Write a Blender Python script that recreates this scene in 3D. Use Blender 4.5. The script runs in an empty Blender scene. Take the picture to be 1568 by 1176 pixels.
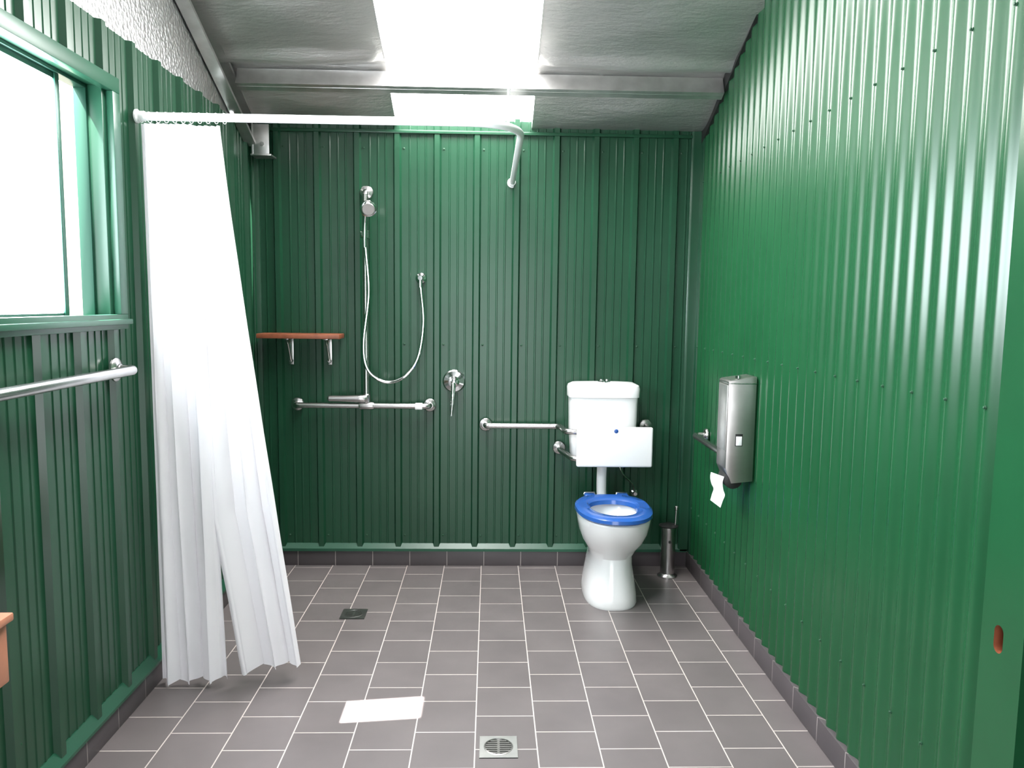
import bpy, bmesh, math, random
from mathutils import Vector, Matrix, Quaternion
random.seed(4)
D=4.2; H=1.46
XL=-1.27; XR=1.118
YR=-2.6; YF=-5.2
def roofz(y):
    return 2.355+.458*(-y) if y>YR else 2.355+.458*(5.2+y)

# ---------------- materials ----------------
def nt(name):
    m=bpy.data.materials.new(name); m.use_nodes=True
    n=m.node_tree.nodes; l=m.node_tree.links
    return m,n,l,n['Principled BSDF']
def pmat(name,col,rough=.4,metal=0,noise=0,nscale=8,bump=0,bscale=60,coat=0,spec=.5):
    m,n,l,p=nt(name)
    p.inputs['Base Color'].default_value=(*col,1); p.inputs['Roughness'].default_value=rough
    p.inputs['Metallic'].default_value=metal
    p.inputs['Coat Weight'].default_value=coat
    p.inputs['Specular IOR Level'].default_value=spec
    tc=n.new('ShaderNodeTexCoord')
    if noise:
        t=n.new('ShaderNodeTexNoise'); t.inputs['Scale'].default_value=nscale; t.inputs['Detail'].default_value=5
        l.new(tc.outputs['Object'],t.inputs['Vector'])
        r=n.new('ShaderNodeValToRGB')
        r.color_ramp.elements[0].position=.3; r.color_ramp.elements[1].position=.7
        r.color_ramp.elements[0].color=(*[c*(1-noise) for c in col],1)
        r.color_ramp.elements[1].color=(*[min(1,c*(1+noise)) for c in col],1)
        l.new(t.outputs['Fac'],r.inputs['Fac']); l.new(r.outputs['Color'],p.inputs['Base Color'])
    if bump:
        t=n.new('ShaderNodeTexNoise'); t.inputs['Scale'].default_value=bscale; t.inputs['Detail'].default_value=4
        l.new(tc.outputs['Object'],t.inputs['Vector'])
        b=n.new('ShaderNodeBump'); b.inputs['Strength'].default_value=bump; b.inputs['Distance'].default_value=.01
        l.new(t.outputs['Fac'],b.inputs['Height']); l.new(b.outputs['Normal'],p.inputs['Normal'])
    return m
M_green=pmat('green_steel',(.0095,.054,.026),.29,0,.10,3,.04,5)
M_greenR=pmat('green_corrugated_steel',(.0095,.070,.026),.27,0,.08,3,.02,4)
M_trim=pmat('green_trim',(.015,.08,.045),.33,0,.06,4)
M_screw=pmat('green_screw',(.010,.058,.026),.45)
M_steel=pmat('brushed_steel',(.56,.55,.54),.25,1,.06,20)
M_steelb=pmat('brushed_steel_panel',(.52,.50,.485),.34,1,.10,12)
M_chrome=pmat('chrome',(.68,.68,.68),.09,1,.02,10)
M_galv=pmat('galvanised_steel',(.62,.61,.60),.33,.9,.12,14)
M_ceram=pmat('white_ceramic',(.84,.84,.83),.12,0,.01,5,coat=.5)
M_plast=pmat('white_plastic',(.86,.86,.86),.25,0,.01,5)
M_blue=pmat('blue_plastic',(.02,.09,.34),.22,0,.05,8,coat=.3)
M_wood=pmat('red_wood',(.25,.075,.035),.45,0,.25,18,.05,40)
M_woodb=pmat('pink_wood',(.42,.17,.10),.5,0,.15,14,.05,40)
M_black=pmat('dark_rubber',(.015,.015,.015),.5)
M_water=pmat('bowl_water',(.6,.68,.7),.03)
M_paper=pmat('tissue_paper',(.9,.9,.9),.9)
M_alu=pmat('window_alu',(.02,.09,.06),.35,.3)
M_ext=pmat('render_wall',(.75,.62,.5),.9,0,.3,6,.3,20)
M_grate=pmat('grate_steel',(.35,.34,.33),.35,1,.1,30)

def tile_mat(name,c1,c2,grout,rough,floor=True):
    m,n,l,p=nt(name)
    g=n.new('ShaderNodeNewGeometry'); s=n.new('ShaderNodeSeparateXYZ'); l.new(g.outputs['Position'],s.inputs[0])
    c=n.new('ShaderNodeCombineXYZ')
    br=n.new('ShaderNodeTexBrick')
    br.inputs['Scale'].default_value=1; br.inputs['Mortar Smooth'].default_value=.1
    br.inputs['Brick Width'].default_value=.206; br.inputs['Color1'].default_value=(*c1,1); br.inputs['Color2'].default_value=(*c2,1)
    br.inputs['Mortar'].default_value=(*grout,1); br.inputs['Mortar Size'].default_value=.0022
    br.inputs['Bias'].default_value=0
    if floor:
        ax=n.new('ShaderNodeMath'); ax.operation='ADD'; ax.inputs[1].default_value=.038+.206*20
        l.new(s.outputs['X'],ax.inputs[0])
        ay=n.new('ShaderNodeMath'); ay.operation='ADD'; ay.inputs[1].default_value=.206*40+.05
        l.new(s.outputs['Y'],ay.inputs[0])
        l.new(ay.outputs[0],c.inputs[0]); l.new(ax.outputs[0],c.inputs[1])
        br.inputs['Row Height'].default_value=.206; br.offset=.5
    else:
        a=n.new('ShaderNodeMath'); a.operation='ADD'; l.new(s.outputs['X'],a.inputs[0]); l.new(s.outputs['Y'],a.inputs[1])
        b=n.new('ShaderNodeMath'); b.operation='ADD'; b.inputs[1].default_value=.038+.206*40; l.new(a.outputs[0],b.inputs[0])
        z=n.new('ShaderNodeMath'); z.operation='ADD'; z.inputs[1].default_value=.2; l.new(s.outputs['Z'],z.inputs[0])
        l.new(b.outputs[0],c.inputs[0]); l.new(z.outputs[0],c.inputs[1])
        br.inputs['Row Height'].default_value=.5; br.offset=0
    l.new(c.outputs[0],br.inputs['Vector'])
    no=n.new('ShaderNodeTexNoise'); no.inputs['Scale'].default_value=5; no.inputs['Detail'].default_value=6
    l.new(g.outputs['Position'],no.inputs['Vector'])
    mr=n.new('ShaderNodeMapRange'); mr.inputs[3].default_value=.78; mr.inputs[4].default_value=1.22
    l.new(no.outputs['Fac'],mr.inputs[0])
    mx=n.new('ShaderNodeMix'); mx.data_type='RGBA'; mx.blend_type='MULTIPLY'; mx.inputs[0].default_value=1
    l.new(br.outputs['Color'],mx.inputs[6]); l.new(mr.outputs[0],mx.inputs[7])
    l.new(mx.outputs[2],p.inputs['Base Color'])
    p.inputs['Roughness'].default_value=rough
    inv=n.new('ShaderNodeMath'); inv.operation='SUBTRACT'; inv.inputs[0].default_value=1; l.new(br.outputs['Fac'],inv.inputs[1])
    bp=n.new('ShaderNodeBump'); bp.inputs['Strength'].default_value=.5; bp.inputs['Distance'].default_value=.002
    l.new(inv.outputs[0],bp.inputs['Height']); l.new(bp.outputs['Normal'],p.inputs['Normal'])
    return m
M_tile=tile_mat('floor_tile',(.150,.131,.131),(.134,.117,.117),(.55,.49,.46),.36)
M_skirt=tile_mat('skirting_tile',(.080,.068,.072),(.072,.062,.066),(.33,.29,.28),.4,False)

def foil(name,base,rough,bs,dist,strength,vor=False,metal=1):
    m,n,l,p=nt(name)
    p.inputs['Base Color'].default_value=(*base,1); p.inputs['Metallic'].default_value=metal; p.inputs['Roughness'].default_value=rough
    tc=n.new('ShaderNodeTexCoord')
    mp=n.new('ShaderNodeMapping'); l.new(tc.outputs['Object'],mp.inputs['Vector'])
    if vor:
        t=n.new('ShaderNodeTexVoronoi'); out='Distance'
    else:
        t=n.new('ShaderNodeTexNoise'); t.inputs['Detail'].default_value=8; t.inputs['Roughness'].default_value=.65; out='Fac'
        mp.inputs['Scale'].default_value=(.5,1.6,1)
    t.inputs['Scale'].default_value=bs
    l.new(mp.outputs[0],t.inputs['Vector'])
    b=n.new('ShaderNodeBump'); b.inputs['Strength'].default_value=strength; b.inputs['Distance'].default_value=dist
    l.new(t.outputs[out],b.inputs['Height']); l.new(b.outputs['Normal'],p.inputs['Normal'])
    return m
M_foil=foil('ceiling_foil',(.66,.645,.63),.42,14,.02,.4,metal=.9)
M_bub=foil('bubble_foil',(.9,.9,.9),.3,60,.006,.5,True)

def emat(name,col,s):
    m=bpy.data.materials.new(name); m.use_nodes=True; n=m.node_tree.nodes; n.clear()
    e=n.new('ShaderNodeEmission'); e.inputs[0].default_value=(*col,1); e.inputs[1].default_value=s
    o=n.new('ShaderNodeOutputMaterial'); m.node_tree.links.new(e.outputs[0],o.inputs[0]); return m
M_sky=emat('skylight_sheet',(1,.99,.98),26)
M_glass=emat('frosted_glass',(.86,.94,1),30)

M_curt=bpy.data.materials.new('curtain_fabric'); M_curt.use_nodes=True
n=M_curt.node_tree.nodes; l=M_curt.node_tree.links; n.clear()
d=n.new('ShaderNodeBsdfDiffuse'); d.inputs[0].default_value=(.88,.86,.89,1)
t=n.new('ShaderNodeBsdfTranslucent'); t.inputs[0].default_value=(.88,.86,.9,1)
mx=n.new('ShaderNodeMixShader'); mx.inputs[0].default_value=.22
w=n.new('ShaderNodeTexNoise'); w.inputs['Scale'].default_value=5; w.inputs['Detail'].default_value=3
tc=n.new('ShaderNodeTexCoord'); l.new(tc.outputs['Object'],w.inputs['Vector'])
b=n.new('ShaderNodeBump'); b.inputs['Strength'].default_value=.2; b.inputs['Distance'].default_value=.03
l.new(w.outputs['Fac'],b.inputs['Height']); l.new(b.outputs[0],d.inputs['Normal'])
o=n.new('ShaderNodeOutputMaterial'); l.new(d.outputs[0],mx.inputs[1]); l.new(t.outputs[0],mx.inputs[2]); l.new(mx.outputs[0],o.inputs[0])

# ---------------- builder ----------------
def V(*a): return Vector(a)
def fillet(pts,r,k=8):
    pts=[Vector(p) for p in pts]; out=[pts[0]]
    for i in range(1,len(pts)-1):
        a,b,c=pts[i-1],pts[i],pts[i+1]
        d1=(a-b); d2=(c-b); rr=min(r,d1.length*.49,d2.length*.49)
        p=b+d1.normalized()*rr; q=b+d2.normalized()*rr
        for j in range(k+1):
            t=j/k; out.append((1-t)**2*p+2*t*(1-t)*b+t*t*q)
    out.append(pts[-1]); return out
def catmull(pts,k=10):
    P=[Vector(p) for p in pts]; P=[2*P[0]-P[1]]+P+[2*P[-1]-P[-2]]; out=[]
    for i in range(1,len(P)-2):
        for j in range(k):
            t=j/k; a,b,c,d=P[i-1:i+3]
            out.append(.5*((2*b)+(c-a)*t+(2*a-5*b+4*c-d)*t*t+(3*b-a-3*c+d)*t**3))
    out.append(P[-2]); return out
class B:
    def __init__(s): s.v=[];s.f=[];s.mi=[];s.mats=[]
    def m(s,mat):
        if mat not in s.mats: s.mats.append(mat)
        return s.mats.index(mat)
    def add(s,v,f,mat):
        o=len(s.v); s.v+=[tuple(x) for x in v]; i=s.m(mat)
        for q in f: s.f.append([o+a for a in q]); s.mi.append(i)
    def frombm(s,bm,mat):
        bm.verts.index_update(); s.add([x.co.copy() for x in bm.verts],[[x.index for x in q.verts] for q in bm.faces],mat); bm.free()
    def box(s,lo,hi,mat,bev=0,rot=None,seg=2):
        lo=Vector(lo);hi=Vector(hi); bm=bmesh.new(); bmesh.ops.create_cube(bm,size=1)
        c=(lo+hi)/2; sz=hi-lo
        for x in bm.verts: x.co=Vector((x.co.x*sz.x,x.co.y*sz.y,x.co.z*sz.z))
        if bev: bmesh.ops.bevel(bm,geom=bm.edges[:],offset=bev,segments=seg,profile=.5,affect='EDGES')
        for x in bm.verts:
            if rot: x.co=rot@x.co
            x.co+=c
        s.frombm(bm,mat)
    def prism(s,poly,axis,a0,a1,mat,bev=0):
        def mk(p,a):
            return {'x':(a,p[0],p[1]),'y':(p[0],a,p[1]),'z':(p[0],p[1],a)}[axis]
        bm=bmesh.new(); A=[bm.verts.new(mk(p,a0)) for p in poly]; Bv=[bm.verts.new(mk(p,a1)) for p in poly]
        k=len(poly); bm.faces.new(A); bm.faces.new(Bv[::-1])
        for i in range(k): bm.faces.new((A[i],Bv[i],Bv[(i+1)%k],A[(i+1)%k]))
        bmesh.ops.recalc_face_normals(bm,faces=bm.faces[:])
        if bev: bmesh.ops.bevel(bm,geom=bm.edges[:],offset=bev,segments=2,profile=.5,affect='EDGES')
        s.frombm(bm,mat)
    def lathe(s,org,axis,prof,mat,seg=28,cap=True):
        org=Vector(org); ax=Vector(axis).normalized(); u=ax.orthogonal().normalized(); w=ax.cross(u)
        v=[];f=[]
        for r,t in prof:
            for i in range(seg):
                a=2*math.pi*i/seg; v.append(org+ax*t+(u*math.cos(a)+w*math.sin(a))*max(r,1e-5))
        for j in range(len(prof)-1):
            for i in range(seg):
                k=(i+1)%seg; f.append((j*seg+i,j*seg+k,(j+1)*seg+k,(j+1)*seg+i))
        if cap: f.append(list(range(seg))[::-1]); f.append([(len(prof)-1)*seg+i for i in range(seg)])
        s.add(v,f,mat)
    def cyl(s,p0,p1,r,mat,r1=None,seg=20):
        p0=Vector(p0);p1=Vector(p1); L=(p1-p0).length
        s.lathe(p0,p1-p0,[(r,0),(r1 if r1 is not None else r,L)],mat,seg)
    def tube(s,pts,r,mat,seg=12,rad=None):
        P=[Vector(p) for p in pts]; v=[];f=[]; u=None
        for i,p in enumerate(P):
            t=(P[min(i+1,len(P)-1)]-P[max(i-1,0)]).normalized()
            if u is None: u=t.orthogonal().normalized()
            u=(u-t*u.dot(t)).normalized(); w=t.cross(u); rr=rad[i] if rad else r
            for k in range(seg):
                a=2*math.pi*k/seg; v.append(p+(u*math.cos(a)+w*math.sin(a))*rr)
        for j in range(len(P)-1):
            for i in range(seg):
                k=(i+1)%seg; f.append((j*seg+i,j*seg+k,(j+1)*seg+k,(j+1)*seg+i))
        f.append(list(range(seg))[::-1]); f.append([(len(P)-1)*seg+i for i in range(seg)])
        s.add(v,f,mat)
    def loft(s,rings,mat,c0=True,c1=True):
        k=len(rings[0]); v=[p for r in rings for p in r]; f=[]
        for j in range(len(rings)-1):
            for i in range(k):
                q=(i+1)%k; f.append((j*k+i,j*k+q,(j+1)*k+q,(j+1)*k+i))
        if c0: f.append(list(range(k))[::-1])
        if c1: f.append([(len(rings)-1)*k+i for i in range(k)])
        s.add(v,f,mat)
    def grid(s,fn,nu,nv,mat):
        v=[fn(i/nu,j/nv) for j in range(nv+1) for i in range(nu+1)]
        f=[(j*(nu+1)+i,j*(nu+1)+i+1,(j+1)*(nu+1)+i+1,(j+1)*(nu+1)+i) for j in range(nv) for i in range(nu)]
        s.add(v,f,mat)
    def build(s,name,ang=32,recalc=True,parent=None):
        me=bpy.data.meshes.new(name); me.from_pydata(s.v,[],s.f)
        for mt in s.mats: me.materials.append(mt)
        me.polygons.foreach_set('material_index',s.mi)
        if recalc:
            bm=bmesh.new(); bm.from_mesh(me); bmesh.ops.recalc_face_normals(bm,faces=bm.faces[:]); bm.to_mesh(me); bm.free()
        me.polygons.foreach_set('use_smooth',[True]*len(me.polygons))
        me.set_sharp_from_angle(angle=math.radians(ang)); me.update()
        ob=bpy.data.objects.new(name,me); bpy.context.collection.objects.link(ob)
        if parent: ob.parent=parent
        return ob
def sring(cx,yf,yb,hw,z,n=2.3,k=48,ycen=None):
    yc=(yf+yb)/2 if ycen is None else ycen; out=[]
    for i in range(k):
        a=2*math.pi*i/k; c=math.cos(a); sn=math.sin(a)
        x=hw*math.copysign(abs(c)**(2/n),c); e=math.copysign(abs(sn)**(2/n),sn)
        y=yc+(yb-yc)*e if sn>0 else yc+(yc-yf)*e
        out.append((cx+x,y,z))
    return out

# ---------------- walls ----------------
P=.2115
def ribpts(s0,s1,ph):
    pr=[(-.022,0),(-.013,.018),(.013,.018),(.022,0),(.060,0),(.063,.003),(.068,.003),(.071,0),(.104,0),(.107,.003),(.112,.003),(.115,0),(.145,0),(.148,.003),(.153,.003),(.156,0)]
    L=[]
    k=math.floor((s0-ph)/P)-1
    while ph+k*P<s1+P:
        for a,h in pr: L.append((ph+k*P+a,h))
        k+=1
    def at(s):
        for i in range(len(L)-1):
            if L[i][0]<=s<=L[i+1][0]:
                t=(s-L[i][0])/(L[i+1][0]-L[i][0]); return L[i][1]*(1-t)+L[i+1][1]*t
        return 0
    return [(s0,at(s0))]+[q for q in L if s0<q[0]<s1]+[(s1,at(s1))]
def ribsheet(b,pos,s0,s1,z0,z1,ph,mat):
    pts=ribpts(s0,s1,ph); v=[];f=[]
    for s,h in pts:
        zt=z1(s) if callable(z1) else z1
        v.append(pos(s,h,z0)); v.append(pos(s,h,zt))
    for i in range(len(pts)-1): f.append((2*i,2*i+2,2*i+3,2*i+1))
    b.add(v,f,mat)
def screw(b,p,nrm,mat=None,r=.006):
    b.lathe(p,nrm,[(r*1.5,0),(r*1.5,.0015),(r,.002),(r,.005),(r*.6,.006)],mat or M_screw,8)
# back wall
b=B(); ribsheet(b,lambda s,h,z:(s,-h,z),XL,XR,.09,2.43,-.5,M_green)
k=-4
while -.5+k*P<XR:
    xs=-.5+k*P+.035
    if XL+.03<xs<XR-.03:
        for z in (.17,1.235,2.27): screw(b,(xs,0,z),(0,-1,0),r=.0045)
    k+=1
b.build('wall_back',15,False)
# left wall with window hole
WY0,WY1,WZ0,WZ1=-2.86,-1.53,1.37,2.17
b=B(); pos=lambda s,h,z:(XL+h,s,z)
ribsheet(b,pos,YF,0,.09,WZ0,-.1,M_green); ribsheet(b,pos,YF,0,WZ1,2.35,-.1,M_green)
ribsheet(b,pos,YF,WY0,WZ0,WZ1,-.1,M_green); ribsheet(b,pos,WY1,0,WZ0,WZ1,-.1,M_green)
k=0
while k<20:
    ys=-.1-k*P+.035
    for z in (.25,1.2,2.27): 
        if ys<-.02: screw(b,(XL,ys,z),(1,0,0),r=.0045)
    k+=1
b.build('wall_left',15,False)
# gable foil above left wall
b=B(); N=60
b.grid(lambda u,v:(XL-.004,YF*u,2.33+(roofz(YF*u)+.06-2.33)*v),N,8,M_bub); b.build('wall_left_gable_foil',15,False)
# right corrugated wall
b=B(); pit=.076; JY=-2.57
def corr(u,v,y0,y1):
    y=y0+(y1-y0)*u; x=XR+.007-.007*math.cos(2*math.pi*y/pit)
    return (x,y,.09+(roofz(y)+.06-.09)*v)
b.grid(lambda u,v:corr(u,v,0,JY),34*14,1,M_greenR)
b.grid(lambda u,v:corr(u,v,-3.7,YF),20*14,1,M_greenR)
def corrd(u,v):
    x,y,z=corr(u,v,JY,-3.7); return (x,y,2.15+(roofz(y)+.06-2.15)*v)
b.grid(corrd,15*14,1,M_greenR)
for i in range(0,17):
    y=-(2*i+1)*pit
    for z in (.35,1.24,2.11):
        screw(b,(XR,y,z),(-1,0,0),r=.0032)
b.build('wall_right',50,False)
# front wall (behind camera) with an unseen doorway, added to let daylight in
b=B()
ps_=lambda s,h,z:(s,YF+h,z)
ribsheet(b,ps_,XL,-.75,0,2.42,0,M_green); ribsheet(b,ps_,.65,XR+.02,0,2.42,0,M_green); ribsheet(b,ps_,-.75,.65,2.15,2.42,0,M_green)
b.build('wall_front',15,False)
# floor
b=B(); b.box((XL-.05,YF-.05,-.05),(XR+.05,.05,0),M_tile); b.build('floor')
# ceiling foil
SX0,SX1=-.5,.21
pur=[0,-.40,-1.3,-2.2,-2.6]
def sagz(y):
    z=roofz(y)
    if y>YR:
        for i in range(len(pur)-1):
            if pur[i+1]<=y<=pur[i]:
                t=(pur[i]-y)/(pur[i]-pur[i+1]); L=(pur[i]-pur[i+1])
                z-= .045*L/.9*math.sin(math.pi*t)
    return z+.03
def foilz(x,y,d):
    pk=min(abs(y-p) for p in pur)
    fold=.034*math.exp(-((y+.50)/.045)**2)+.03*math.exp(-((y+1.40)/.045)**2)
    return sagz(y)-.035*(1-math.exp(-d/.22))*(1-math.exp(-pk/.10))-fold*min(1,d/.05)+.004*math.sin(9*x)*math.sin(23*y)
b=B()
b.grid(lambda u,v:(XL-.06+(SX0-XL+.06)*u,YR*v,foilz(u,YR*v,(1-u)*.83)),30,200,M_foil)
b.grid(lambda u,v:(SX1+(XR+.06-SX1)*u,YR*v,foilz(u,YR*v,u*.97)),30,200,M_foil)
for X in (SX0,SX1):
    b.grid(lambda u,v:(X,YR*u,sagz(YR*u)-.006+(roofz(YR*u)+.09-sagz(YR*u))*v),130,1,M_foil)
b.grid(lambda u,v:(XL-.06+(XR-XL+.12)*u,YR+(YF-YR)*v,roofz(YR+(YF-YR)*v)+.03),8,20,M_foil)
b.build('ceiling',60,False)
b=B(); b.grid(lambda u,v:(SX0-.01+(SX1-SX0+.02)*u,.02+(YR-.02)*v,roofz(.02+(YR-.02)*v)+.065),4,20,M_sky); b.build('skylight_panel',30,False)
b=B(); zr=roofz(YR); b.prism([(YR-.25,zr-.02),(YR,zr+.1),(YR+.25,zr-.02),(YR+.25,zr+.0),(YR,zr+.12),(YR-.25,zr+.0)],'x',XL-.08,XR+.08,M_galv); b.build('ridge_sun_block')  # unseen ridge cap, added to block sun leaking through the roof seam
# purlins
sl=math.atan(.458)
def channel(b,p0,p1,up,side,h,wd,mat,th=.004,lip=.015):
    p0=Vector(p0);p1=Vector(p1);up=Vector(up).normalized();side=Vector(side).normalized()
    o=[(0,0),(wd,0),(wd,lip),(wd-th,lip),(wd-th,th),(th,th),(th,h-th),(wd-th,h-th),(wd-th,h-lip),(wd,h-lip),(wd,h),(0,h)]
    rings=[[p+side*a+up*c for a,c in o] for p in (p0,p1)]
    b.loft(rings,mat)
for i,yy in enumerate((-.40,-1.3,-2.2)):
    b=B(); u=Vector((0,math.sin(sl),math.cos(sl)))
    sd=Vector((0,math.cos(sl),-math.sin(sl)))
    base=Vector((0,yy,roofz(yy)))-u*.072
    channel(b,base+Vector((XL+.065,0,0)),base+Vector((XR-.012,0,0)),u,sd,.085,.05,M_galv)
    b.box((XL+.065,yy-.012,roofz(yy)-.076),(XR-.012,yy+.0,roofz(yy)-.06),M_galv,.003)
    b.build('ceiling_purlin' if i==0 else 'ceiling_purlin.%03d'%i,30)
# rafter on left wall
b=B(); a=Vector((XL+.002,-.03,roofz(-.03)-.0)); c=Vector((XL+.002,YR,roofz(YR)-.0))
upv=Vector((0,math.sin(sl),math.cos(sl)))
channel(b,a-upv*.13,c-upv*.13,upv,(1,0,0),.115,.055,M_galv)
b.box((XL+.035,-.10,2.20),(XL+.045,-.02,2.40),M_galv,.001)
b.box((XL-.0+.045,-.10,2.20),(XL+.125,-.09,2.36),M_galv,.001)
b.box((XL+.035,-.12,2.20),(XL+.14,-.02,2.208),M_galv,.001)
b.lathe((XL+.09,-.10,2.26),(0,-1,0),[(.012,0),(.012,.008)],M_steel,6)
b.build('steel_rafter',30)
# trims
b=B()
b.prism([(XL,.085),(XL,.13),(XL+.004,.13),(XL+.026,.095),(XL+.026,.085)],'y',YF,0,M_trim)
b.build('trim_1')
b=B(); b.prism([(0,.085),(0,.125),(-.004,.125),(-.026,.10),(-.026,.085)],'x',XL+.02,XR-.0,M_trim); b.build('trim_2')
b=B(); b.prism([(XR+.018,-.001),(XR-.055,-.001),(XR-.055,-.022),(XR-.045,-.026),(XR-.004,-.026),(XR-.004,-.07),(XR+.018,-.07)],'z',.09,2.38,M_green,.001); b.build('trim_3')
b=B(); b.prism([(XL,-.001),(XL+.045,-.001),(XL+.045,-.022),(XL+.022,-.022),(XL+.022,-.05),(XL,-.05)],'z',.09,2.36,M_green,.001); b.build('trim_4')
b=B(); b.box((XL+.06,-.024,2.345),(XR-.05,0,2.362),M_green,.002); b.build('trim_5')
b=B()
rings=[]
for y in (-.02,YR):
    z=roofz(y); rings.append([(XR-.006,y,z-.05),(XR+.02,y,z-.05),(XR+.02,y,z+.03),(XR-.006,y,z+.03)])
b.loft(rings,M_black); b.build('trim_6')
# baseboards
b=B(); b.box((XL,-.014,0),(XR,0,.09),M_skirt,.0015); b.build('baseboard_back')
b=B(); b.box((XL-.01,YF,0),(XL+.016,-.014,.09),M_skirt,.0015); b.build('baseboard_left')
b=B(); b.box((XR-.006,JY,0),(XR+.02,-.014,.09),M_skirt,.0015); b.build('baseboard_right')

# door jamb with oval strike hole
b=B(); y0,y1=-2.70,JY; hy0,hy1,hz0,hz1=-2.652,-2.604,.70,.80; x=XR-.012
ys=[y0,hy0,hy1,y1]; zs=[0,hz0,hz1,2.15]
for i in range(3):
    for j in range(3):
        if i==1 and j==1: continue
        b.add([(x,ys[i],zs[j]),(x,ys[i+1],zs[j]),(x,ys[i+1],zs[j+1]),(x,ys[i],zs[j+1])],[(0,1,2,3)],M_greenR)
cy,cz=(hy0+hy1)/2,(hz0+hz1)/2; k=32; vo=[];vi=[];vb=[]
for i in range(k):
    a=2*math.pi*i/k; c,s_=math.cos(a),math.sin(a); q=1/max(abs(c),abs(s_))
    vo.append((x,cy+.024*c*q,cz+.05*s_*q))
    iy=.015*c; iz=.017*s_+math.copysign(.014,s_) if abs(s_)>.01 else .017*s_
    vi.append((x,cy+iy,cz+iz)); vb.append((x+.022,cy+iy,cz+iz))
b.add(vo+vi,[(i,(i+1)%k,k+(i+1)%k,k+i) for i in range(k)],M_greenR)
b.add(vi+vb,[(i,(i+1)%k,k+(i+1)%k,k+i) for i in range(k)],M_wood)
b.add([(x,y1,0),(x+.05,y1,0),(x+.05,y1,2.15),(x,y1,2.15)],[(0,1,2,3)],M_greenR)
b.box((x,y0-.004,0),(x+.12,y0,2.15),M_greenR); b.box((x,-3.7,2.15),(x+.12,y1,2.2),M_greenR)
b.box((x,-3.74,0),(x+.12,-3.7,2.2),M_greenR)
b.box((x+.022,hy0-.01,hz0-.01),(x+.03,hy1+.01,hz1+.01),M_black)
b.build('door_frame',30,False)
b=B(); b.box((XR+.03,-3.72,.01),(XR+.07,y0+.02,2.16),M_greenR,.002);  # unseen door panel, added to keep daylight out of the side opening
b.box((XR+.022,-3.6,.15),(XR+.032,-2.8,1.0),M_greenR,.004); b.box((XR+.022,-3.6,1.12),(XR+.032,-2.8,2.0),M_greenR,.004)
b.lathe((XR+.03,-2.78,1.03),(-1,0,0),[(.025,0),(.025,.006),(.009,.01),(.009,.045)],M_steel); b.cyl((XR-.01,-2.78,1.03),(XR-.01,-2.90,1.03),.009,M_steel)
b.build('unseen_door_block',30)

# window
b=B()
def frame(x0,x1,Y0,Y1,Z0,Z1,w,mat,bev=.002):
    b.box((x0,Y0,Z0),(x1,Y1,Z0+w),mat,bev); b.box((x0,Y0,Z1-w),(x1,Y1,Z1),mat,bev)
    b.box((x0,Y0,Z0+w),(x1,Y0+w,Z1-w),mat,bev); b.box((x0,Y1-w,Z0+w),(x1,Y1,Z1-w),mat,bev)
frame(XL-.005,XL+.024,WY0-.02,WY1+.03,WZ0-.012,WZ1+.02,.05,M_trim)
b.box((XL-.07,WY0-.03,WZ0+.004),(XL+.036,WY1+.04,WZ0+.022),M_trim,.003)
R0,R1,S0,S1=WY0+.02,WY1-.045,WZ0+.022,WZ1-.02
for lo,hi in (((XL-.09,R0-.03,S1),(XL,R1+.04,S1+.03)),((XL-.09,R0-.03,S0-.03),(XL,R1+.04,S0)),
              ((XL-.09,R0-.03,S0),(XL,R0,S1)),((XL-.09,R1,S0),(XL,R1+.04,S1))):
    b.box(lo,hi,M_trim,.001)
frame(XL-.085,XL-.045,R0,R1,S0,S1,.012,M_alu,.001)
st=R1-.012-.145
b.box((XL-.072,st-.022,S0+.012),(XL-.05,st,S1-.012),M_alu,.001)
b.box((XL-.072,R0+.012,S1-.03),(XL-.055,st,S1-.012),M_alu,.001)
b.box((XL-.072,R0+.012,S0+.012),(XL-.055,st,S0+.022),M_alu,.001)
b.box((XL-.062,R0+.012,S0+.018),(XL-.058,st-.015,S1-.02),M_glass)
b.build('window_1',30)
b=B(); b.box((-2.8,-2.4,0),(-2.7,3.2,2.7),M_ext,.01); b.build('exterior_wall')

# ---------------- curtain rail ----------------
RZ=2.10; RYF=-1.37; RX=.11
b=B()
path=fillet([(XL+.012,RYF,RZ),(RX,RYF,RZ),(RX,-.01,RZ)],.22,14)
b.tube(path,.0145,M_plast,14)
b.lathe((XL+.018,RYF,RZ),(1,0,0),[(.024,0),(.024,.006),(.018,.012),(.018,.03)],M_plast)
b.lathe((RX,-.001,RZ),(0,-1,0),[(.026,0),(.026,.006),(.018,.012),(.018,.03)],M_plast)
b.cyl((RX-.05,RYF+.08,RZ),(RX-.05,RYF+.08,roofz(RYF+.08)+.02),.005,M_plast)
for i in range(11):
    x=XL+.035+i*.029
    b.tube([(x+.003*math.sin(a),RYF+.016*math.sin(a),RZ-.003+.018*math.cos(a)) for a in [j*math.pi/8 for j in range(17)]],.0012,M_plast,6)
b.build('shower_curtain_rail',40)
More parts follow.
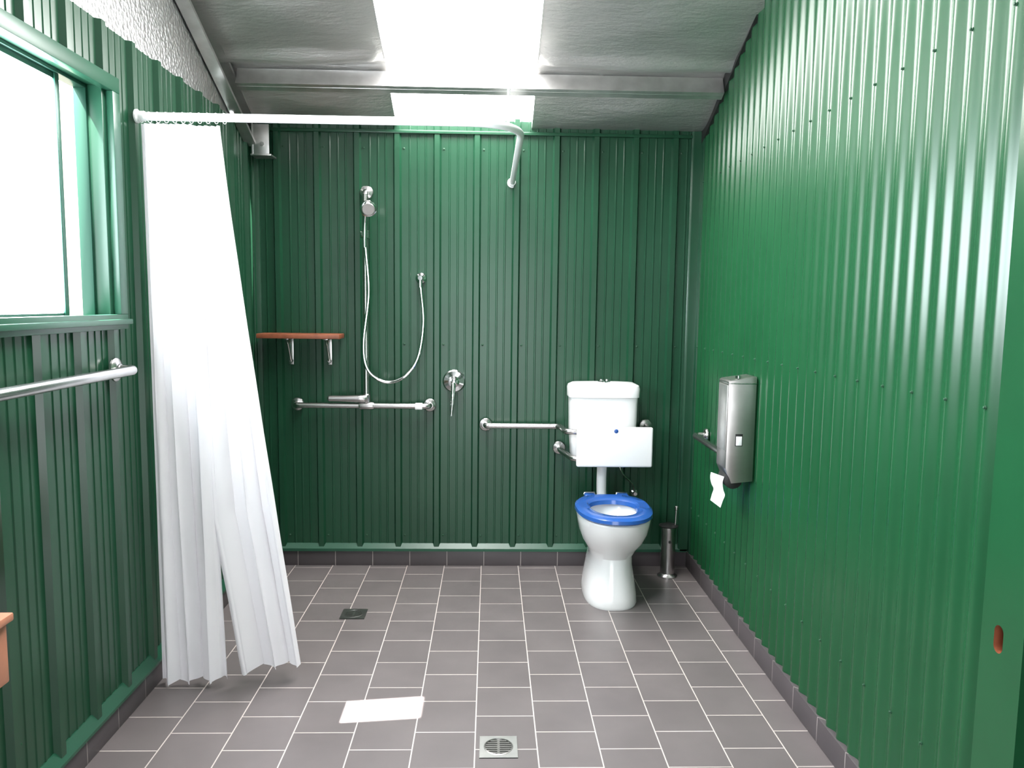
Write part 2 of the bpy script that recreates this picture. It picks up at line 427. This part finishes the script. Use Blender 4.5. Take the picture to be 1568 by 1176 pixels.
# curtain
b=B()
def sheet(e0,e1,z0b,z1b,nf,ph,off,back,A):
    def fn(u,v):
        x0=e0(v); x1=e1(v)
        uu=u+.06*math.sin(4.1*u+ph)+.03*math.sin(2.6*v+ph*2+3*u)
        top=math.sin(2*math.pi*nf*2.2*u+ph)*.007*math.exp(-v*4)
        w=nf*2*math.pi*uu+ph
        am=(.003+A*v**.8)
        broad=am*(math.sin(w)+.5*math.sin(.47*w+1.7*v+ph)+.18*math.sin(2.7*w+2.1*v)*(.3+v))
        crease=.0013*math.sin(31*v+5*math.sin(7*u))*math.sin(9*u+ph)
        x=x0+(x1-x0)*u+ .012*math.sin(w*2+.6)*v*(u*(1-u)*4)
        y=RYF+off+top+broad+crease+back*v*u
        zb=z0b+(z1b-z0b)*u+.008*math.sin(w+1)
        z=2.076+(zb-2.076)*v
        return (max(x,XL+.027),y,z)
    b.grid(fn,180,110,M_curt)
lp=lambda a,c,t:a+(c-a)*t
Ar=lambda v:lp(-1.06,-.988,v)
Bl=lambda v:Ar(v)-.035+ (0 if v<.70 else .085*((v-.70)/.30)**.9)
sheet(lambda v:-1.238,Ar,.012,.028,3.6,.3,0,.0,.017)
sheet(Bl,lambda v:lp(-.968,-.722,v**1.1),.045,.06,2.6,1.9,.022,.05,.019)
b.build('shower_curtain',180,False)

# ---------------- shower fittings ----------------
def flange(b,p,n,r=.036,mat=M_steel):
    b.lathe(p,n,[(r,0),(r,.006),(r*.9,.011),(r*.5,.016),(r*.48,.02)],mat,28)
shower=bpy.data.objects.new('shower_set',None); bpy.context.collection.objects.link(shower)
b=B()
GZ=.905; yo=-.075
b.tube(fillet([(-1.04,-.022,GZ),(-1.04,yo,GZ),(-.325,yo,GZ),(-.325,-.022,GZ)],.045),.0155,M_steel,16)
flange(b,(-1.04,-.020,GZ),(0,-1,0)); flange(b,(-.325,-.020,GZ),(0,-1,0))
b.cyl((-.66,yo,GZ),(-.66,yo,2.02),.0145,M_steel)
b.tube(fillet([(-.66,yo,1.98),(-.66,yo,2.035),(-.66,-.022,2.035)],.04),.0145,M_steel,14)
flange(b,(-.66,-.020,2.035),(0,-1,0))
b.lathe((-.70,yo,GZ),(1,0,0),[(.019,0),(.022,.01),(.022,.07),(.019,.08)],M_steel)
b.lathe((-.865,yo-.012,.945),(1,0,0),[(.010,0),(.016,.008),(.018,.10),(.021,.16),(.021,.20),(.015,.21)],M_steel)
b.lathe((-.66,yo,.92),(0,0,1),[(.019,0),(.022,.005),(.022,.045),(.018,.05)],M_steel)
b.box((-.40,yo-.017,GZ-.017),(-.36,yo+.017,GZ+.017),M_plast,.004)
b.build('grab_rail',35,parent=shower)
b=B()
b.lathe((-.66,yo,1.79),(0,0,1),[(.016,0),(.024,.004),(.024,.04),(.016,.045)],M_chrome)
b.lathe((-.66,yo-.01,1.81),(0,-1,0),[(.014,0),(.016,.03),(.02,.045),(.012,.055)],M_chrome)
b.tube(catmull([(-.655,yo-.055,1.78),(-.652,yo-.06,1.85),(-.645,yo-.075,1.91),(-.635,yo-.085,1.94)]),.012,M_chrome,14)
b.lathe((-.632,yo-.07,1.945),(.15,-1,-.45),[(.012,-.01),(.03,0),(.042,.018),(.042,.032),(.036,.036)],M_chrome)
b.lathe((-.632,yo-.07,1.945),(.15,-1,-.45),[(.033,.036),(.03,.039)],M_galv)
hose=catmull([(-.655,yo-.055,1.78),(-.648,yo-.05,1.70),(-.64,yo-.03,1.5),(-.668,yo-.03,1.25),(-.655,yo-.03,1.12),(-.60,yo-.03,1.055),(-.53,yo-.02,1.035),(-.45,yo,1.07),(-.385,yo+.01,1.17),(-.358,yo+.02,1.35),(-.372,yo+.03,1.53),(-.374,-.05,1.57)],10)
b.tube(hose,.0085,M_chrome,10)
b.lathe((-.655,yo-.055,1.74),(0,0,1),[(.009,0),(.011,.01),(.011,.045)],M_chrome)
flange(b,(-.374,-.004,1.59),(0,-1,0),.03,M_chrome)
b.lathe((-.374,-.015,1.59),(0,-1,0),[(.014,0),(.016,.04),(.012,.05)],M_chrome)
b.cyl((-.374,-.05,1.60),(-.374,-.05,1.54),.011,M_chrome)
b.build('hand_shower',35,parent=shower)
b=B()
b.lathe((-.195,-.001,1.035),(0,-1,0),[(.062,0),(.062,.005),(.055,.012),(.03,.016),(.03,.05),(.026,.065),(.01,.07)],M_chrome,36)
b.tube([(-.195,-.06,1.03),(-.196,-.075,.98),(-.20,-.085,.92),(-.205,-.09,.855)],.01,M_chrome,12,[.014,.012,.009,.006])
b.build('shower_mixer_tap',35)
# shelf
b=B()
b.box((-1.215,-.16,1.265),(-.785,-.02,1.29),M_wood,.003)
for x in (-1.07,-.865):
    b.box((x-.014,-.026,1.12),(x+.014,-.019,1.265),M_steel,.002)
    b.box((x-.014,-.13,1.258),(x+.014,-.02,1.265),M_steel,.002)
    b.tube(catmull([(x,-.03,1.14),(x,-.055,1.18),(x,-.09,1.235),(x,-.12,1.26)],6),.006,M_steel,8)
    b.lathe((x,-.026,1.14),(0,-1,0),[(.012,0),(.008,.006)],M_steel,12)
b.build('wooden_shelf',30)

# ---------------- toilet ----------------
TX=.612
b=B()
S=[(0,-.650,-.16,.130,2.6),(.012,-.655,-.16,.133,2.6),(.05,-.65,-.16,.129,2.5),(.12,-.635,-.16,.118,2.4),(.19,-.615,-.17,.107,2.3),(.235,-.61,-.19,.106,2.3),
   (.275,-.64,-.22,.122,2.3),(.32,-.695,-.235,.148,2.3),(.37,-.735,-.24,.166,2.3),(.41,-.755,-.24,.173,2.3),(.44,-.762,-.24,.176,2.35),(.447,-.757,-.245,.172,2.35)]
ri=[sring(TX,f,bk,hw,z,n,56,ycen=bk-.27) for z,f,bk,hw,n in S]
S2=[(.447,-.70,-.36,.125,2.1),(.43,-.69,-.37,.118,2.1),(.34,-.64,-.40,.10,2.1),(.27,-.58,-.44,.06,2.1)]
ri+=[sring(TX,f,bk,hw,z,n,56,ycen=bk-.15) for z,f,bk,hw,n in S2]
b.loft(ri,M_ceram)
b.loft([sring(TX,-.61,-.42,.085,.315,2,40),sring(TX,-.60,-.43,.08,.3151,2,40)],M_water)
b.tube(catmull([(TX,-.28,.36),(TX,-.2,.34),(TX,-.14,.24),(TX,-.12,.1),(TX,-.12,.0)],8),.055,M_ceram,18)
b.box((TX-.12,-.30,.36),(TX+.12,-.19,.445),M_ceram,.02,None,4)
yc=-.50
def seatring(fo,bo,ho,z,n,yc): return sring(TX,fo,bo,ho,z,n,64,ycen=yc)
rs=[seatring(-.772,-.30,.178,.452,2.35,yc),seatring(-.782,-.292,.186,.46,2.35,yc),seatring(-.780,-.294,.184,.475,2.35,yc),seatring(-.765,-.305,.172,.485,2.3,yc),
    seatring(-.715,-.375,.128,.485,2.15,yc),seatring(-.70,-.39,.116,.475,2.1,yc),seatring(-.695,-.395,.112,.455,2.1,yc),seatring(-.772,-.30,.178,.452,2.35,yc)]
b.loft(rs,M_blue,False,False)
for sx in (-.085,.085):
    b.box((TX+sx-.03,-.315,.455),(TX+sx+.03,-.255,.482),M_blue,.008,None,3)
    b.lathe((TX+sx-.03,-.25,.47),(1,0,0),[(.012,0),(.014,.004),(.014,.056),(.012,.06)],M_chrome,16)
    b.cyl((TX+sx,-.25,.44),(TX+sx,-.25,.47),.012,M_chrome)
b.tube(catmull([(TX,-.105,.66),(TX,-.105,.55),(TX,-.11,.46),(TX,-.15,.41),(TX,-.22,.40)],8),.027,M_plast,18)
b.lathe((TX,-.105,.595),(0,0,1),[(.036,0),(.036,.035)],M_plast,20)
def cr(hw,yf,yb,z,n=5): return sring(TX-.005,yf,yb,hw,z,n,64)
b.loft([cr(.13,-.16,-.03,.625),cr(.155,-.178,-.022,.635),cr(.168,-.188,-.022,.66),cr(.178,-.194,-.022,.80),cr(.182,-.197,-.022,.975)],M_plast)
b.loft([cr(.182,-.198,-.022,.97),cr(.189,-.206,-.022,.974),cr(.190,-.207,-.022,1.02,5.5),cr(.186,-.203,-.022,1.035,5),cr(.165,-.185,-.03,1.045,4.5),cr(.10,-.15,-.06,1.049,4)],M_plast)
b.lathe((TX,-.11,1.045),(0,0,1),[(.034,0),(.034,.008),(.028,.011)],M_chrome,28)
for sx in (-.014,.016): b.lathe((TX+sx,-.11,1.053),(0,0,1),[(.012,0),(.012,.008),(.009,.011)],M_chrome,16)
b.tube(catmull([(TX+.1,-.07,.63),(TX+.105,-.07,.58),(TX+.13,-.06,.53),(TX+.18,-.04,.48),(TX+.2,-.02,.43)],8),.005,M_steel,8)
b.lathe((TX+.2,-.001,.42),(0,-1,0),[(.018,0),(.018,.005),(.01,.01),(.01,.04)],M_chrome,14)
b.build('toilet',38)
b=B()
b.tube(fillet([(-.02,-.022,.80),(-.02,-.065,.80),(.385,-.065,.80),(.395,-.245,.80),(.85,-.245,.80),(.86,-.022,.80)],.05),.0155,M_steel,16)
flange(b,(-.02,-.02,.80),(0,-1,0)); flange(b,(.86,-.02,.80),(0,-1,0))
b.tube(fillet([(.385,-.022,.675),(.385,-.10,.675),(.44,-.245,.655),(.85,-.245,.655),(.86,-.022,.66)],.05),.0155,M_steel,16)
flange(b,(.385,-.02,.675),(0,-1,0)); flange(b,(.86,-.02,.66),(0,-1,0))
b.build('toilet_grab_rail',35)
b=B()
b.box((.452,-.29,.622),(.848,-.263,.832),M_plast,.011,None,4)
b.lathe((.655,-.2905,.812),(0,-1,0),[(.011,0),(.009,.0015)],M_blue,20)
b.build('toilet_backrest',40)
b=B(); bx,by=.972,-.17
b.lathe((bx,by,0),(0,0,1),[(.054,0),(.054,.006),(.042,.014),(.038,.02),(.038,.25),(.041,.262),(.041,.275),(.034,.278)],M_steel,32)
b.lathe((bx,by,.276),(0,0,1),[(.05,0),(.052,.006),(.03,.014),(.01,.018)],M_black,28)
b.lathe((bx+.035,by-.005,.28),(.03,0,1),[(.006,0),(.006,.085),(.011,.09),(.011,.105),(.006,.11)],M_steel,14)
b.lathe((bx-.0,by-.038,.2),(0,-1,0),[(.008,0),(.008,.003)],M_black,10)
b.build('toilet_brush',30)

b=B(); gx=XR-.065
b.tube(fillet([(XR-.002,-.32,.80),(gx,-.32,.80),(gx,-.84,.80),(XR-.002,-.84,.80)],.045),.0155,M_steel,16)
flange(b,(XR-.001,-.32,.80),(-1,0,0)); flange(b,(XR-.001,-.84,.80),(-1,0,0))
b.build('wall_grab_rail',35)
# dispenser
b=B(); dy0,dy1=-1.02,-.885
b.prism([(XR,.722),(1.028,.712),(1.001,.775),(1.0,1.146),(1.01,1.152),(XR,1.168)],'y',dy0,dy1,M_steelb,.0015)
b.box((1.0,dy0-.003,1.136),(XR,dy1,1.142),M_steel,.001)
b.box((1.037,dy0-.002,.873),(1.068,dy0+.002,.925),M_black,.001)
b.box((1.040,dy0-.003,.876),(1.065,dy0+.001,.915),M_paper,.001)
b.box((.997,-1.012,.85),(1.001,-.893,1.13),M_galv,.001)
b.lathe((1.045,dy0+.02,1.16),(0,0,1),[(.012,0),(.012,.01)],M_chrome,16)
b.lathe((1.045,-.995,.722),(0,1,0),[(.03,0),(.04,.005),(.04,.09),(.03,.095)],M_black,24)
pp=[(1.005,.735),(.998,.71),(1.0,.68),(1.006,.655),(.996,.63),(.985,.60)]
cp=catmull([(a,0,c) for a,c in pp],5)
b.grid(lambda u,v:(cp[min(int(round(v*(len(cp)-1))),len(cp)-1)].x-.03*u+.01*v,-.99+.09*u*(1-.45*v),cp[min(int(round(v*(len(cp)-1))),len(cp)-1)].z+.02*u*v),6,len(cp)-1,M_paper)
b.build('toilet_paper_dispenser',30)
b=B(); gx=XL+.085
b.tube(fillet([(XL+.02,-1.60,1.225),(gx,-1.60,1.225),(gx,-2.9,1.225),(XL+.02,-2.9,1.225)],.045),.0165,M_steel,18)
flange(b,(XL+.019,-1.60,1.225),(1,0,0),.04); flange(b,(XL+.019,-2.9,1.225),(1,0,0),.04)
b.build('wall_grab_rail.001',35)
b=B()
b.box((XL+.03,-3.55,.655),(-1.005,-2.62,.785),M_woodb,.004)
b.box((XL+.028,-3.57,.785),(-.995,-2.61,.803),M_woodb,.004)
for yy in (-3.4,-2.75):
    b.prism([(XL+.022,.655),(-1.05,.655),(XL+.022,.45)],'y',yy-.015,yy+.015,M_woodb,.002)
b.build('wooden_bench',30)

def drain(name,x,y,s,dark):
    b=B(); h=s/2
    k=32; r=h*.78
    v=[];f=[]
    for i in range(k):
        a=2*math.pi*i/k; c,sn=math.cos(a),math.sin(a); q=h/max(abs(c),abs(sn))
        v.append((x+r*c,y+r*sn,.003)); v.append((x+q*c,y+q*sn,.003)); 
    for i in range(k):
        j=(i+1)%k; f.append((2*i,2*i+1,2*j+1,2*j))
    b.add(v,f,M_galv if not dark else M_grate)
    b.box((x-h,y-h,0),(x+h,y+h,.001),M_black)
    b.lathe((x,y,.001),(0,0,1),[(r,0),(r,.0025),(r*.9,.0035),(r*.88,.001)],M_grate,32,False)
    nb=7
    for i in range(nb):
        xx=-r*.8+1.6*r*(i+.5)/nb; L=math.sqrt(max(0,(r*.88)**2-xx*xx))
        b.box((x-L,y+xx-.0032,.001),(x+L,y+xx+.0032,.0035),M_grate)
    b.box((x-.004,y-r*.85,.001),(x+.004,y+r*.85,.0036),M_grate)
    b.build(name,30)
drain('floor_drain',.04,-(D-2.41),.125,False)
drain('floor_drain.001',-.628,-(D-3.507),.115,True)

# ---------------- lights / world ----------------
w=bpy.data.worlds.new('world'); bpy.context.scene.world=w; w.use_nodes=True
bg=w.node_tree.nodes['Background']; bg.inputs[0].default_value=(.93,.96,1,1); bg.inputs[1].default_value=5
sd=bpy.data.lights.new('sun','SUN'); sd.energy=90; sd.angle=.009; sd.color=(1,.97,.92)
so=bpy.data.objects.new('sun',sd); bpy.context.collection.objects.link(so)
so.rotation_euler=Vector((.85,.10,-1.63)).to_track_quat('-Z','Y').to_euler(); so.location=(-4,0,6)

# ---------------- camera ----------------
cd=bpy.data.cameras.new('camera'); cd.sensor_width=36; cd.lens=1180/1568*36; cd.clip_start=.01
co=bpy.data.objects.new('camera',cd); bpy.context.collection.objects.link(co)
th=math.radians(5.95); ps=math.atan(.0291)
fw=Vector((math.sin(ps)*math.cos(th),math.cos(ps)*math.cos(th),-math.sin(th)))
q=fw.to_track_quat('-Z','Y')@Quaternion((0,0,1),math.radians(.7))
co.rotation_mode='QUATERNION'; co.rotation_quaternion=q; co.location=(0,-D,H)
bpy.context.scene.camera=co
bpy.context.scene.view_settings.view_transform='Standard'
bpy.context.scene.view_settings.exposure=.32
